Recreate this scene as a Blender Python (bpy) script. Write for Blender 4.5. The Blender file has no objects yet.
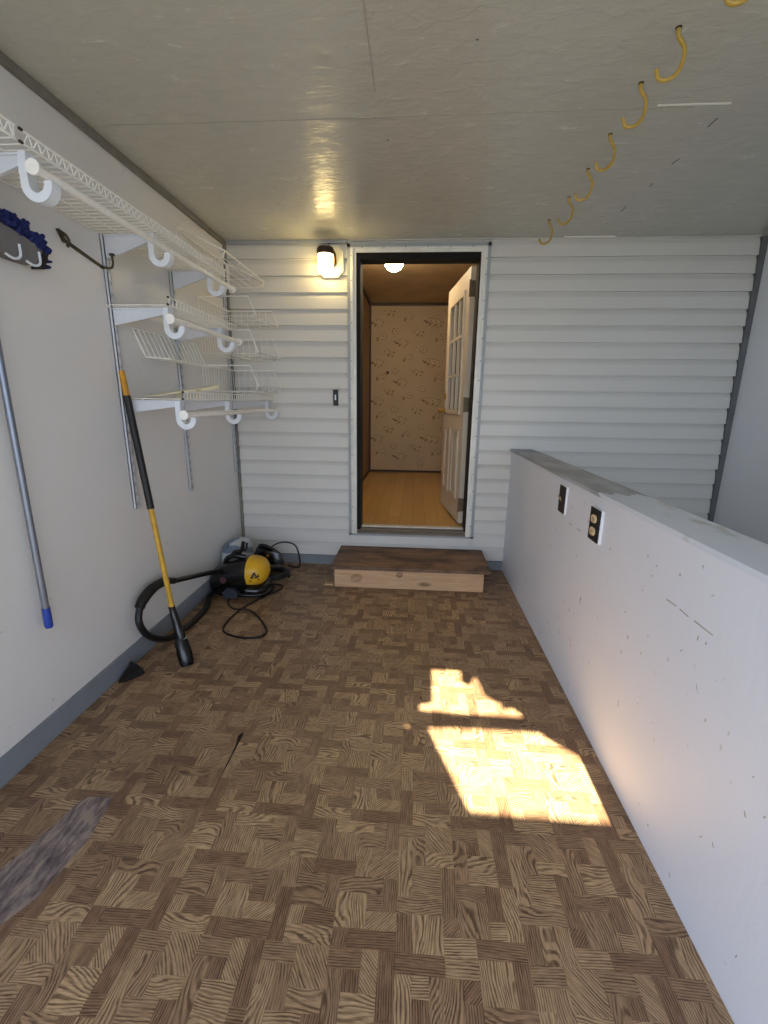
import bpy, bmesh, math, random
from mathutils import Vector, Matrix
from mathutils.bvhtree import BVHTree
random.seed(7)
S = bpy.context.scene
COL = S.collection
# ------------------------------------------------------------------ measured room (metres)
D = 3.3976            # back wall
XL, XH, XH2, XR = -1.3776, 0.7187, 0.8757, 2.2404
HC = 2.3675           # ceiling
YF = -0.10            # front wall (open entrance)
HY, HZ0, HZ1 = 6.43, 0.30, 2.57   # hall beyond the door
HXL, HXR = -0.655, 1.2

# ------------------------------------------------------------------ helpers
def link(name, bm, mats, parent=None, smooth=False):
    me = bpy.data.meshes.new(name)
    bmesh.ops.recalc_face_normals(bm, faces=bm.faces[:])
    bm.to_mesh(me); bm.free()
    if not isinstance(mats, (list, tuple)): mats = [mats]
    for m in mats: me.materials.append(m)
    if smooth:
        for p in me.polygons: p.use_smooth = True
        try: me.set_sharp_from_angle(angle=math.radians(40))
        except Exception: pass
    o = bpy.data.objects.new(name, me); COL.objects.link(o)
    if parent: o.parent = parent
    return o
def tag(o, label, cat, group=None):
    o['label'] = label; o['category'] = cat
    if group: o['group'] = group
    return o
def thing(name, label, cat, loc=(0, 0, 0), rz=0, group=None):
    o = bpy.data.objects.new(name, None); COL.objects.link(o)
    o.location = loc; o.rotation_euler = (0, 0, rz); o.empty_display_size = .05
    return tag(o, label, cat, group)
def struct(o, label=None):
    o['kind'] = 'structure'
    if label: o['label'] = label
    return o
def copy_tree(o, label, dx=(0, 0, 0), parent=None):
    c = o.copy(); COL.objects.link(c)
    if parent is None:
        c.location = Vector(o.location) + Vector(dx); c['label'] = label
    else: c.parent = parent
    for ch in list(o.children): copy_tree(ch, None, parent=c)
    return c
def box(bm, x0, x1, y0, y1, z0, z1, mi=0, bev=0):
    v = [bm.verts.new(p) for p in ((x0,y0,z0),(x1,y0,z0),(x1,y1,z0),(x0,y1,z0),(x0,y0,z1),(x1,y0,z1),(x1,y1,z1),(x0,y1,z1))]
    fs = [bm.faces.new([v[i] for i in q]) for q in ((3,2,1,0),(4,5,6,7),(0,1,5,4),(1,2,6,5),(2,3,7,6),(3,0,4,7))]
    for f in fs: f.material_index = mi
    if bev:
        es = list({e for f in fs for e in f.edges})
        r = bmesh.ops.bevel(bm, geom=es, offset=bev, segments=2, affect='EDGES', profile=.6)
        for f in r['faces']: f.material_index = mi
    return v
def bx(*a, **k):
    bm = bmesh.new(); box(bm, *a, **k); return bm
def tube(bm, pts, r, n=6, closed=False, mi=0):
    pts = [Vector(p) for p in pts]
    m = len(pts); rings = []
    rr = r if isinstance(r, (list, tuple)) else [r]*m
    prev = None
    for i, p in enumerate(pts):
        if closed: t = (pts[(i+1) % m]-pts[i-1])
        elif i == 0: t = pts[1]-p
        elif i == m-1: t = p-pts[i-1]
        else: t = (pts[i+1]-p).normalized()+(p-pts[i-1]).normalized()
        if t.length < 1e-9: t = Vector((0,0,1))
        t.normalize()
        if prev is None:
            a = Vector((0,0,1)) if abs(t.z) < .9 else Vector((1,0,0))
            nrm = t.cross(a).normalized()
        else:
            nrm = prev-t*prev.dot(t)
            nrm = nrm.normalized() if nrm.length > 1e-6 else t.orthogonal().normalized()
        prev = nrm; b = t.cross(nrm)
        rings.append([bm.verts.new(p+(nrm*math.cos(2*math.pi*k/n)+b*math.sin(2*math.pi*k/n))*rr[i]) for k in range(n)])
    for i in range(m if closed else m-1):
        A, B = rings[i], rings[(i+1) % m]
        off = 0
        if closed and i == m-1:
            off = min(range(n), key=lambda o: (A[0].co-B[o].co).length)
        for k in range(n):
            f = bm.faces.new((A[k], A[(k+1) % n], B[(k+1+off) % n], B[(k+off) % n])); f.material_index = mi
    if not closed:
        for R_ in (rings[0][::-1], rings[-1]):
            f = bm.faces.new(R_); f.material_index = mi
def smooth_path(pts, n=6, closed=False):
    P = [Vector(p) for p in pts]; out = []
    m = len(P)
    for i in range(m if closed else m-1):
        if closed: a, b, c, d = P[i-1], P[i], P[(i+1) % m], P[(i+2) % m]
        else: a, b, c, d = P[max(i-1, 0)], P[i], P[i+1], P[min(i+2, m-1)]
        for k in range(n):
            t = k/n
            out.append(.5*((2*b)+(c-a)*t+(2*a-5*b+4*c-d)*t*t+(3*b-a-3*c+d)*t**3))
    if not closed: out.append(P[-1])
    return out
def loft(bm, rings, mi=0, cap=True):
    R_ = [[bm.verts.new(p) for p in r] for r in rings]
    n = len(R_[0])
    for A, B in zip(R_, R_[1:]):
        for k in range(n):
            f = bm.faces.new((A[k], A[(k+1) % n], B[(k+1) % n], B[k])); f.material_index = mi
    if cap:
        for r in (R_[0][::-1], R_[-1]):
            f = bm.faces.new(r); f.material_index = mi
def lathe(bm, prof, c=(0,0,0), n=24, mi=0):
    c = Vector(c)
    loft(bm, [[c+Vector((r*math.cos(2*math.pi*k/n), r*math.sin(2*math.pi*k/n), z)) for k in range(n)] for r, z in prof], mi)
def prism(bm, poly, a, b, mi=0):
    """poly: list of 3D points; extruded from offset a to offset b (vectors)"""
    a, b = Vector(a), Vector(b)
    A = [bm.verts.new(Vector(p)+a) for p in poly]; B = [bm.verts.new(Vector(p)+b) for p in poly]
    fs = [bm.faces.new(A[::-1]), bm.faces.new(B)]
    n = len(poly)
    for k in range(n): fs.append(bm.faces.new((A[k], A[(k+1) % n], B[(k+1) % n], B[k])))
    for f in fs: f.material_index = mi

# ------------------------------------------------------------------ materials
def lin(r, g, b):
    f = lambda c: (c/255/12.92) if c/255 <= .04045 else ((c/255+.055)/1.055)**2.4
    return (f(r), f(g), f(b), 1)
class NT:
    def __init__(s, name):
        s.m = bpy.data.materials.new(name); s.m.use_nodes = True
        s.t = s.m.node_tree; s.t.nodes.clear()
        s.out = s.n('ShaderNodeOutputMaterial'); s.b = s.n('ShaderNodeBsdfPrincipled')
        s.l(s.b.outputs[0], s.out.inputs[0])
    def n(s, t, **k):
        x = s.t.nodes.new(t)
        for a, v in k.items(): setattr(x, a, v)
        return x
    def l(s, a, b): s.t.links.new(a, b)
    def set(s, i, v):
        if hasattr(v, 'is_linked'): s.l(v, i)
        else: i.default_value = v
    def math(s, op, a, b=0., c=0.):
        x = s.n('ShaderNodeMath', operation=op)
        for i, v in zip(x.inputs, (a, b, c)): s.set(i, v)
        return x.outputs[0]
    def mix(s, f, a, b, mode='MIX'):
        x = s.n('ShaderNodeMix', data_type='RGBA', blend_type=mode)
        s.set(x.inputs[0], f); s.set(x.inputs[6], a); s.set(x.inputs[7], b)
        return x.outputs[2]
    def obj(s): return s.n('ShaderNodeTexCoord').outputs['Object']
    def mapped(s, v, scale=(1,1,1), rot=(0,0,0), loc=(0,0,0)):
        x = s.n('ShaderNodeMapping'); s.l(v, x.inputs[0])
        x.inputs['Scale'].default_value = scale; x.inputs['Rotation'].default_value = rot; x.inputs['Location'].default_value = loc
        return x.outputs[0]
    def noise(s, v, scale, detail=3, rough=.55, dist=0):
        x = s.n('ShaderNodeTexNoise'); s.l(v, x.inputs['Vector'])
        x.inputs['Scale'].default_value = scale; x.inputs['Detail'].default_value = detail
        x.inputs['Roughness'].default_value = rough; x.inputs['Distortion'].default_value = dist
        return x.outputs[0]
    def ramp(s, f, stops):
        x = s.n('ShaderNodeValToRGB'); s.l(f, x.inputs[0])
        e = x.color_ramp.elements
        while len(e) < len(stops): e.new(.5)
        for q, (p, c) in zip(e, stops):
            q.position = p; q.color = c if hasattr(c, '__len__') else (c, c, c, 1)
        return x.outputs[0]
    def bump(s, h, strength=.3, dist=.01):
        x = s.n('ShaderNodeBump'); s.l(h, x.inputs['Height'])
        x.inputs['Strength'].default_value = strength; x.inputs['Distance'].default_value = dist
        s.l(x.outputs[0], s.b.inputs['Normal'])
    def fin(s, col, rough=.5, metal=0, spec=.5):
        s.set(s.b.inputs['Base Color'], col); s.set(s.b.inputs['Roughness'], rough)
        s.b.inputs['Metallic'].default_value = metal; s.b.inputs['Specular IOR Level'].default_value = spec
        return s.m
def plain(name, rgb, rough=.5, metal=0, var=.08, scale=30, spec=.5):
    t = NT(name); c = lin(*rgb)
    d = tuple(x*(1-var*2) for x in c[:3])+(1,)
    return t.fin(t.mix(t.ramp(t.noise(t.obj(), scale), [(.35, 0.), (.7, 1.)]), c, d), rough, metal, spec)
def emis(name, rgb, strength):
    t = NT(name)
    t.set(t.b.inputs['Base Color'], lin(*rgb)); t.b.inputs['Emission Color'].default_value = lin(*rgb)
    t.b.inputs['Emission Strength'].default_value = strength
    return t.m
def paint(name, rgb, rough=.5, dirt=(120,115,105), amt=.5, speck=True, bumps=.15):
    t = NT(name); o = t.obj(); c = lin(*rgb)
    n1 = t.noise(o, 1.7, 5, .6); n2 = t.noise(t.mapped(o, (14, 14, 5)), 2.5, 4, .6)
    col = t.mix(t.ramp(n1, [(.3, 0.), (.75, .5)]), c, tuple(x*.9 for x in c[:3])+(1,))
    if speck:
        sp = t.ramp(t.noise(t.mapped(o, (9, 9, 7)), 3.1, 3, .5), [(.68, 0.), (.74, amt)])
        sp2 = t.ramp(t.noise(t.mapped(o, (1, 1, 1), loc=(3, 1, 7)), 1.3, 2), [(.45, 0.), (.62, 1.)])
        col = t.mix(t.math('MULTIPLY', sp, sp2), col, lin(*dirt))
    t.bump(n2, bumps, .004)
    return t.fin(col, rough)

M = {}
M['wall_l'] = paint('painted_panel', (224, 223, 221), .42, (150, 145, 138), .4)
M['wall_half'] = paint('scuffed_white_paint', (226, 230, 240), .5, (128, 122, 112), .75, bumps=.25)
M['wall_r'] = paint('painted_panel_right', (230, 233, 237), .6, speck=False)
M['siding'] = paint('white_siding', (212, 210, 204), .45, speck=False, bumps=.04)
M['greytrim'] = plain('grey_trim_paint', (128, 134, 142), .55, var=.06, scale=8)
M['darktrim'] = plain('dark_grey_trim', (104, 106, 108), .7, var=.1, scale=14)
M['leftrim'] = plain('brown_grey_trim', (128, 124, 116), .7, var=.1, scale=14)
M['white_plastic'] = plain('white_plastic', (226, 231, 238), .35, var=.02)
M['wire'] = plain('white_coated_wire', (244, 242, 236), .35, var=.03)
M['bracket'] = plain('white_enamel_bracket', (214, 218, 226), .4, var=.03)
M['black'] = plain('black_plastic', (13, 13, 15), .22, var=.1)
M['matteblack'] = plain('matte_black', (19, 18, 19), .55, var=.2)
M['rubber'] = plain('black_rubber', (22, 21, 22), .5, var=.1)
M['yellow'] = plain('yellow_plastic', (222, 172, 36), .4, var=.05)
M['yellow_tube'] = plain('yellow_painted_tube', (206, 160, 38), .45, var=.16, scale=26)
M['orange_yellow'] = plain('worn_yellow_sleeve', (206, 146, 22), .5, var=.16, scale=40)
M['hook'] = plain('yellow_vinyl', (188, 156, 70), .4, var=.12, scale=60)
M['steel'] = plain('grey_steel_tube', (128, 134, 146), .35, .6, var=.05)
M['blue'] = plain('blue_plastic', (36, 66, 158), .4, var=.05)
M['bluefringe'] = plain('blue_chenille', (24, 36, 96), .95, var=.25, scale=90)
M['greyfoam'] = plain('grey_mop_backing', (118, 114, 114), .8, var=.08)
M['bronze'] = plain('dark_bronze_metal', (74, 66, 48), .45, .5, var=.2, scale=60)
M['brass'] = plain('brass', (196, 166, 96), .3, .9, var=.05)
M['hinge'] = plain('tarnished_hinge', (142, 128, 104), .45, .6, var=.2, scale=50)
M['cream'] = plain('cream_plastic', (222, 212, 176), .5, var=.05)
M['doorpaint'] = plain('cream_door_paint', (214, 205, 186), .45, var=.04, scale=5)
M['casing'] = plain('white_vinyl_casing', (228, 228, 220), .4, var=.06, scale=12)
M['channel'] = plain('grey_channel', (160, 165, 168), .45, var=.06, scale=12)
M['darkcloth'] = plain('black_cloth', (20, 17, 17), .95, var=.25)
M['ivory'] = plain('ivory_outlet', (222, 200, 158), .4, var=.03)
M['browncap'] = plain('dark_brown_metal', (58, 40, 30), .45, .3, var=.15)
M['lampplate'] = plain('cream_lamp_plate', (226, 222, 196), .45, var=.03)
M['hallpaint'] = plain('hall_side_panel', (158, 122, 84), .5, var=.08, scale=3)
M['hallceil'] = plain('hall_ceiling_panel', (206, 182, 142), .5, var=.12, scale=4)
M['hallbase'] = plain('dark_wood_moulding', (66, 44, 28), .5, var=.15)
M['silver'] = plain('polished_steel', (190, 192, 196), .25, .9, var=.02)
M['outside'] = plain('asphalt_outside', (84, 88, 92), .9, var=.12, scale=3)
M['lampglow'] = emis('lit_frosted_glass', (255, 224, 152), 19.0)
M['globeglow'] = emis('lit_globe', (255, 232, 190), 72.0)
# lamp jar: clear upper part, hot centre
def jarglass():
    t = NT('frosted_jar_glass')
    t.b.inputs['Transmission Weight'].default_value = .75
    return t.fin(lin(255, 246, 224), .3)
M['jar'] = jarglass()
def glass():
    t = NT('window_glass'); t.b.inputs['Transmission Weight'].default_value = .8
    return t.fin(lin(190, 195, 196), .08)
M['glass'] = glass()
# worn cap on the half wall, sky reflection painted into its near end
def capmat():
    t = NT('worn_cap_sky_reflection'); o = t.obj()
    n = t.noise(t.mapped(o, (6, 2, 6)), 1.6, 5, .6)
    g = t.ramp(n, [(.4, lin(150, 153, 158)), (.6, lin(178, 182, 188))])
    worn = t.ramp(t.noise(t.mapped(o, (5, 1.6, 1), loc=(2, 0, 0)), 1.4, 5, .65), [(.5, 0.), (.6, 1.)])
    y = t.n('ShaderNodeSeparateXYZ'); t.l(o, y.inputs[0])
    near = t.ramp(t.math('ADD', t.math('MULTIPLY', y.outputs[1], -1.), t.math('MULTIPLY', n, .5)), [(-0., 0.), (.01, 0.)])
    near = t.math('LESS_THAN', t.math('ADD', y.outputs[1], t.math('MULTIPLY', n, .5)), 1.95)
    g = t.mix(t.math('MULTIPLY', near, .85), g, lin(222, 229, 240))  # whitish near end: wear plus sky reflection put into the colour
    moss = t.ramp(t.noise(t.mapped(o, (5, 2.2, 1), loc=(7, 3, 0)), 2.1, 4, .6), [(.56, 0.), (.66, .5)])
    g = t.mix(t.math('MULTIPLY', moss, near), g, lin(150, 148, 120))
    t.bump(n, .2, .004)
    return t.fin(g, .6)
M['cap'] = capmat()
# brushed-paint ceiling panels
def ceilmat():
    t = NT('brushed_ceiling_paint'); o = t.obj()
    a = t.noise(t.mapped(o, (7, 15, 1)), 1.6, 5, .65, .8); b = t.noise(o, 1.2, 3)
    c = t.ramp(a, [(.3, lin(190, 189, 179)), (.62, lin(198, 197, 187)), (.78, lin(208, 208, 199))])
    c = t.mix(t.ramp(b, [(.35, 0.), (.7, .35)]), c, lin(184, 184, 176))
    fl = t.ramp(t.noise(t.mapped(o, (10, 34, 1), rot=(0, 0, .5)), 2.2, 3, .5), [(.7, 0.), (.76, .45)])
    c = t.mix(fl, c, lin(226, 225, 216))
    sp = t.ramp(t.noise(t.mapped(o, (1, 1, 1), loc=(4, 4, 0)), 26, 2, .5), [(.79, 0.), (.81, .8)])
    c = t.mix(sp, c, lin(92, 90, 84))
    t.bump(a, .5, .006)
    return t.fin(c, t.ramp(a, [(.3, .17), (.7, .28)]), 0, .45)
M['ceiling'] = ceilmat()
# parquet-print vinyl: colour attribute = (tone, waviness, seed); UV u runs with the grain (metres)
def floormat():
    t = NT('parquet_print_vinyl')
    at = t.n('ShaderNodeAttribute', attribute_name='piece')
    sp = t.n('ShaderNodeSeparateColor'); t.l(at.outputs['Color'], sp.inputs[0])
    tone, wav, seed = sp.outputs
    uv = t.n('ShaderNodeUVMap').outputs[0]
    s = t.n('ShaderNodeSeparateXYZ'); t.l(uv, s.inputs[0])
    u, v = s.outputs[0], s.outputs[1]
    big = t.noise(t.mapped(uv, (5.5, 13, 1)), 1.0, 1, .4)
    sm = t.noise(t.mapped(uv, (26, 260, 1)), 1.0, 3, .6)
    bend = t.math('MULTIPLY', t.math('MULTIPLY', t.math('SUBTRACT', big, .5), wav), .16)
    jig = t.math('MULTIPLY', t.math('SUBTRACT', sm, .5), .006)
    vv = t.math('ADD', t.math('ADD', v, bend), jig)
    fr = t.math('SUBTRACT', 175., t.math('MULTIPLY', wav, 88.))
    w = t.math('SINE', t.math('MULTIPLY', t.math('MULTIPLY', vv, fr), 6.2832))
    line = t.ramp(t.math('MULTIPLY_ADD', w, .5, .5), [(.40, 0.), (.84, 1.)])
    mod = t.ramp(t.noise(t.mapped(uv, (14, 60, 1)), 1.0, 2, .5), [(.34, .35), (.58, 1.)])
    light = t.mix(tone, lin(154, 120, 92), lin(208, 176, 136))
    dark = t.mix(tone, lin(76, 54, 41), lin(98, 72, 52))
    fine = t.ramp(sm, [(.35, .55), (.7, 0.)])
    c = t.mix(fine, light, dark)
    c = t.mix(t.math('MULTIPLY', t.math('MULTIPLY', line, mod), .92), c, dark)
    wear = t.ramp(t.noise(t.obj(), 1.1, 4, .6), [(.3, .78), (.7, 1.05)])
    c = t.mix(1., c, wear, 'MULTIPLY')
    t.bump(sm, .08, .002)
    return t.fin(c, .42, 0, .4)
M['vinyl'] = floormat()
def wornmat():
    t = NT('worn_purple_grey_patch'); o = t.obj()
    n = t.noise(t.mapped(o, (30, 9, 1)), 1.6, 5, .65)
    return t.fin(t.ramp(n, [(.3, lin(62, 52, 52)), (.46, lin(112, 98, 98)), (.58, lin(146, 132, 124)), (.72, lin(160, 138, 110))]), .7)
M['worn'] = wornmat()
M['gap'] = plain('dark_seam', (24, 18, 16), .9)
def wood(name, a, b, sc=(2, 30, 30), rough=.55, knots=False, stain=None):
    t = NT(name); o = t.obj()
    n = t.noise(t.mapped(o, sc), 1.5, 5, .6, .8)
    c = t.ramp(n, [(.3, lin(*a)), (.7, lin(*b))])
    if stain:
        st = t.ramp(t.noise(t.mapped(o, (2.2, 5, 3)), 1.7, 5, .65), [(.42, 0.), (.62, .9)])
        c = t.mix(st, c, lin(*stain))
    if knots:
        v = t.n('ShaderNodeTexVoronoi'); t.l(t.mapped(o, (3.2, 3, 9), loc=(.3, 0, .5)), v.inputs['Vector']); v.inputs['Scale'].default_value = 1.
        k = t.ramp(v.outputs['Distance'], [(.1, .8), (.2, 0.)])
        c = t.mix(k, c, lin(112, 80, 52))
    t.bump(n, .25, .003)
    return t.fin(c, rough)
M['treadwood'] = wood('worn_brown_tread', (146, 112, 84), (104, 76, 56), stain=(58, 44, 36), rough=.6)
M['riserwood'] = wood('raw_pine_riser', (214, 178, 138), (186, 146, 106), knots=True, rough=.65)
M['sillwood'] = wood('weathered_threshold', (132, 122, 108), (88, 78, 66), sc=(3, 50, 50))
def plankmat():
    t = NT('hall_plank_floor'); o = t.obj()
    br = t.n('ShaderNodeTexBrick'); t.l(t.mapped(o, (1, 1, 1), rot=(0, 0, math.pi/2)), br.inputs['Vector'])
    br.inputs['Scale'].default_value = 1; br.inputs['Brick Width'].default_value = 1.1; br.inputs['Row Height'].default_value = .11
    br.inputs['Mortar Size'].default_value = .0015
    br.inputs['Color1'].default_value = lin(206, 170, 108); br.inputs['Color2'].default_value = lin(190, 152, 92); br.inputs['Mortar'].default_value = lin(120, 84, 44)
    n = t.noise(t.mapped(o, (24, 2, 1)), 2, 4, .6)
    return t.fin(t.mix(t.ramp(n, [(.35, 0.), (.7, .4)]), br.outputs[0], lin(176, 136, 82)), .32)
M['planks'] = plankmat()
M['wallpaper'] = plain('tan_wallpaper', (200, 180, 146), .6, var=.04, scale=3)
M['sprig_dark'] = plain('sprig_brown_print', (134, 112, 84), .65, var=.12, scale=60)
M['sprig_light'] = plain('sprig_cream_print', (216, 198, 164), .65, var=.1, scale=60)
def bagmat():
    t = NT('translucent_bag'); o = t.obj()
    s = t.n('ShaderNodeSeparateXYZ'); t.l(o, s.inputs[0])
    k = t.math('ADD', t.math('MULTIPLY', s.outputs[2], 1.), t.math('MULTIPLY', s.outputs[1], .35))
    k = t.math('ADD', k, t.math('MULTIPLY', t.noise(o, 9, 2), .05))
    f = t.math('FRACT', t.math('MULTIPLY', k, 7.5))
    b = t.ramp(f, [(.58, 0.), (.64, 1.), (.94, 1.), (1., 0.)])
    t.b.inputs['Transmission Weight'].default_value = .15
    return t.fin(t.mix(b, lin(216, 220, 224), lin(120, 138, 162)), .35)
M['bag'] = bagmat()
M['porch'] = plain('sun_blocker_grey', (150, 146, 136), .8, var=.08)  # for the added sun blocker, out of view

# ------------------------------------------------------------------ the shell
# floor: parquet pieces, one 12-inch sheet pattern turned per tile
PIECES = [(0,0,2,1,.1,'h',0),(2,0,3,3,.45,'v',.6),(3,0,6,1,.9,'h',.7),(6,0,7,1,.85,'h',0),(7,0,8,2,.4,'v',0),(0,1,2,3,.9,'h',.8),
 (3,1,5,3,.7,'v',.25),(5,1,7,2,.5,'h',.8),(5,2,6,4,.85,'v',.7),(6,2,8,4,.75,'d',.25),(0,3,1,5,.8,'v',.1),(1,3,2,4,.2,'e',.1),
 (2,3,5,4,.15,'h',.1),(1,4,3,6,.45,'h',.6),(3,4,4,6,.35,'v',.5),(4,4,7,5,.4,'h',1.),(7,4,8,6,.35,'v',.1),(0,5,1,8,.05,'v',0),
 (1,6,2,7,.85,'v',0),(2,6,4,7,.1,'h',0),(1,7,4,8,.9,'h',.9),(4,5,6,7,.95,'v',.8),(6,5,7,6,.15,'h',0),(6,6,8,7,.9,'d',0),
 (4,7,5,8,.15,'v',.1),(5,7,8,8,.05,'h',0)]
def build_floor():
    bm = bmesh.new()
    uvl = bm.loops.layers.uv.new('UVMap'); cl = bm.loops.layers.float_color.new('piece')
    TX, TY, X0, Y0 = .318, .337, -.012, .79
    rnd = random.Random(11)
    for i in range(-5, 5):
        for j in range(-3, 8):
            rot = rnd.choice([0, 0, 0, 1, 1, 2, 3])
            if j == 0: rot = 0 if i <= 0 else 1
            if j == 1: rot = 0
            if j == -1: rot = rnd.choice([1, 3])
            tile_tone = rnd.uniform(-.06, .06)  # random tone shift per tile
            for (u0, v0, u1, v1, tone, g, wv) in PIECES:
                cs = [(u0/8, 1-v0/8), (u0/8, 1-v1/8), (u1/8, 1-v1/8), (u1/8, 1-v0/8)]
                def R(p):
                    x, y = p
                    for _ in range(rot): x, y = 1-y, x
                    return x, y
                pts = [R(c) for c in cs]
                W = [(X0+(i-1+1)*TX+x*TX-TX, Y0+j*TY+y*TY) for x, y in pts]
                xs = [p[0] for p in W]; ys = [p[1] for p in W]
                a, b, c, d = max(min(xs), XL-.01), min(max(xs), XH+.05), max(min(ys), YF-.3), min(max(ys), D+.05)
                if a >= b or c >= d: continue
                f = bm.faces.new([bm.verts.new((x, y, 0)) for x, y in ((a, c), (b, c), (b, d), (a, d))])
                ang = {'h': 0, 'v': math.pi/2, 'd': math.radians(40), 'e': math.radians(-45)}[g]+rot*math.pi/2
                ang += rnd.uniform(-.06, .06)
                ou, ov = rnd.uniform(0, 40), rnd.uniform(0, 40)
                tn = min(1, max(0, tone+rnd.uniform(-.12, .12)+tile_tone)); sd = rnd.random()
                for lp in f.loops:
                    x, y = lp.vert.co.x, lp.vert.co.y
                    lp[uvl].uv = (x*math.cos(ang)+y*math.sin(ang)+ou, -x*math.sin(ang)+y*math.cos(ang)+ov)
                    lp[cl] = (tn, wv, sd, 1)
    # worn plank-shaped patch and the open seams between sheets
    def flat(poly, z, mi):
        f = bm.faces.new([bm.verts.new((x, y, z)) for x, y in poly]); f.material_index = mi
        if f.normal.z < 0: f.normal_flip()
    flat([(-1.062,1.141),(-1.1,.98),(-1.16,.80),(-1.1,.72),(-1.02,.74),(-.965,.84),(-.945,1.0),(-.968,1.148)], .0006, 1)
    flat([(-.650,1.478),(-.664,1.455),(-.653,1.40),(-.6495,1.25),(-.648,1.14),(-.6465,1.14),(-.647,1.25),(-.646,1.46)], .0006, 2)
    me_faces = bm.faces[:]
    bm.normal_update()
    for f in me_faces:
        if f.normal.z < 0: f.normal_flip()
    # subfloor slab under the sheet and beyond the half wall
    box(bm, XL-.1, XR+.1, YF-.3, D+.1, -.12, -.003, 2)
    me = bpy.data.meshes.new('floor'); bm.to_mesh(me); bm.free()
    for m in (M['vinyl'], M['worn'], M['gap']): me.materials.append(m)
    o = bpy.data.objects.new('floor', me); COL.objects.link(o); struct(o)
build_floor()
struct(link('floor_outside', bx(-8, 9, -14, YF-.3, -.2, -.02), M['outside']))

# ceiling with panel seams
bm = bmesh.new(); box(bm, XL-.1, XR+.1, YF, D+.02, HC, HC+.012)
struct(link('ceiling', bm, M['ceiling']))
bm = bmesh.new()
for x0, x1, y0, y1 in ((-1.3,-.33,2.049,2.053),(-.33,-.13,2.045,2.054),(-.13,1.0,2.040,2.043),(-.179,-.175,1.0,1.9)):
    box(bm, x0, x1, y0, y1, HC-.0015, HC+.003)
struct(link('trim_ceiling_seam', bm, plain('panel_seam_grey', (174, 172, 162), .8)))
CRACK = ((1.127,2.11,1.125,2.17),(1.148,2.40,1.142,2.46),(1.150,2.64,1.150,2.675),(1.143,2.92,1.141,2.98),(1.14,3.15,1.14,3.17))
bm = bmesh.new(); box(bm, .86, 1.12, 2.02, 2.028, HC-.002, HC+.003); box(bm, .95, 1.28, D-.028, D-.016, HC-.004, HC+.002)
struct(link('trim_ceiling_strip', bm, M['wire']))
bm = bmesh.new()
for (xa, ya, xb, yb) in CRACK:
    prism(bm, [(xa, ya, HC), (xb, yb, HC), (xb+.004, yb+.003, HC), (xa+.004, ya+.003, HC)], (0, 0, -.001), (0, 0, .002))
struct(link('trim_ceiling_crack', bm, plain('dark_scuff', (70, 68, 62), .8)))

# side walls
struct(link('wall_left', bx(XL-.1, XL, YF, D, -.1, HC+.02), M['wall_l']))
struct(link('wall_right', bx(XR, XR+.1, YF, D, -.1, HC+.02), M['wall_r']))
struct(link('baseboard_left', bx(XL, XL+.012, YF, D-.002, 0, .0983, bev=.002), M['greytrim']))
bm = bmesh.new(); box(bm, XL+.012, -.49, D-.014, D+.004, 0, .076, bev=.002); box(bm, .5, XH, D-.014, D+.004, 0, .07, bev=.002)
struct(link('baseboard_back', bm, M['greytrim']))
struct(link('trim_ceiling_left', bx(XL, XL+.022, YF, D-.002, HC-.032, HC-.0005, bev=.006), M['leftrim']))
struct(link('trim_corner_left', bx(XL, XL+.022, D-.026, D, .076, HC-.032, bev=.006), M['leftrim']))
bm = bmesh.new()
for k in range(22):
    z1 = 2.36-.1085*k; z0 = z1-.1085
    dx = random.uniform(-.004, .004)
    box(bm, XR-.035+dx, XR, D-.026, D+.005, max(z0, -.05), z1)
struct(link('trim_corner_right', bm, M['darktrim']))

# house wall with lap siding around the door opening
ODL, ODR, ODB, ODT = -.500, .4778, .2578, 2.338
def course_profile(z0, z1):
    h = z1-z0
    return [(D+.010, z0), (D-.016, z0), (D-.015, z0+.004), (D-.007, z0+h*.70), (D+.001, z0+h*.86), (D+.010, z1)]
def siding(bm, x0, x1, za, zb):
    for k in range(-1, 23):
        z1 = 2.36-.1085*k; z0 = z1-.1085
        if z1 <= za or z0 >= zb: continue
        pr = course_profile(z0, z1)
        out = []
        for i, (y, z) in enumerate(pr):
            zc = min(max(z, za), zb)
            if zc != z:   # interpolate y at the cut
                for (ya, q0), (yb, q1) in zip(pr[1:], pr[2:]):
                    if q0 <= zc <= q1: y = ya+(yb-ya)*(zc-q0)/(q1-q0); break
            out.append((y, zc))
        A = [bm.verts.new((x0, y, z)) for y, z in out]; B = [bm.verts.new((x1, y, z)) for y, z in out]
        for i in range(len(out)-1):
            if (A[i].co-A[i+1].co).length > 1e-6: bm.faces.new((A[i], B[i], B[i+1], A[i+1]))
bm = bmesh.new()
siding(bm, XL, ODL+.004, .07, 2.35); siding(bm, ODR-.004, XR, -.04, 2.366); siding(bm, ODL, ODR, .0, ODB+.004)
siding(bm, ODL, ODR, ODT-.004, 2.366)
for q in ((XL-.1, -.437, -.1, 2.75), (.445, XR+.1, -.1, 2.75), (-.437, .445, -.1, .262), (-.437, .445, 2.28, 2.75)):
    box(bm, q[0], q[1], D+.008, D+.10, q[2], q[3])
struct(link('wall_back', bm, M['siding']))
struct(link('trim_siding_top', bx(XL+.03, ODL-.003, D-.018, D+.004, 2.343, HC-.001, bev=.003), M['channel']))

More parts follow.
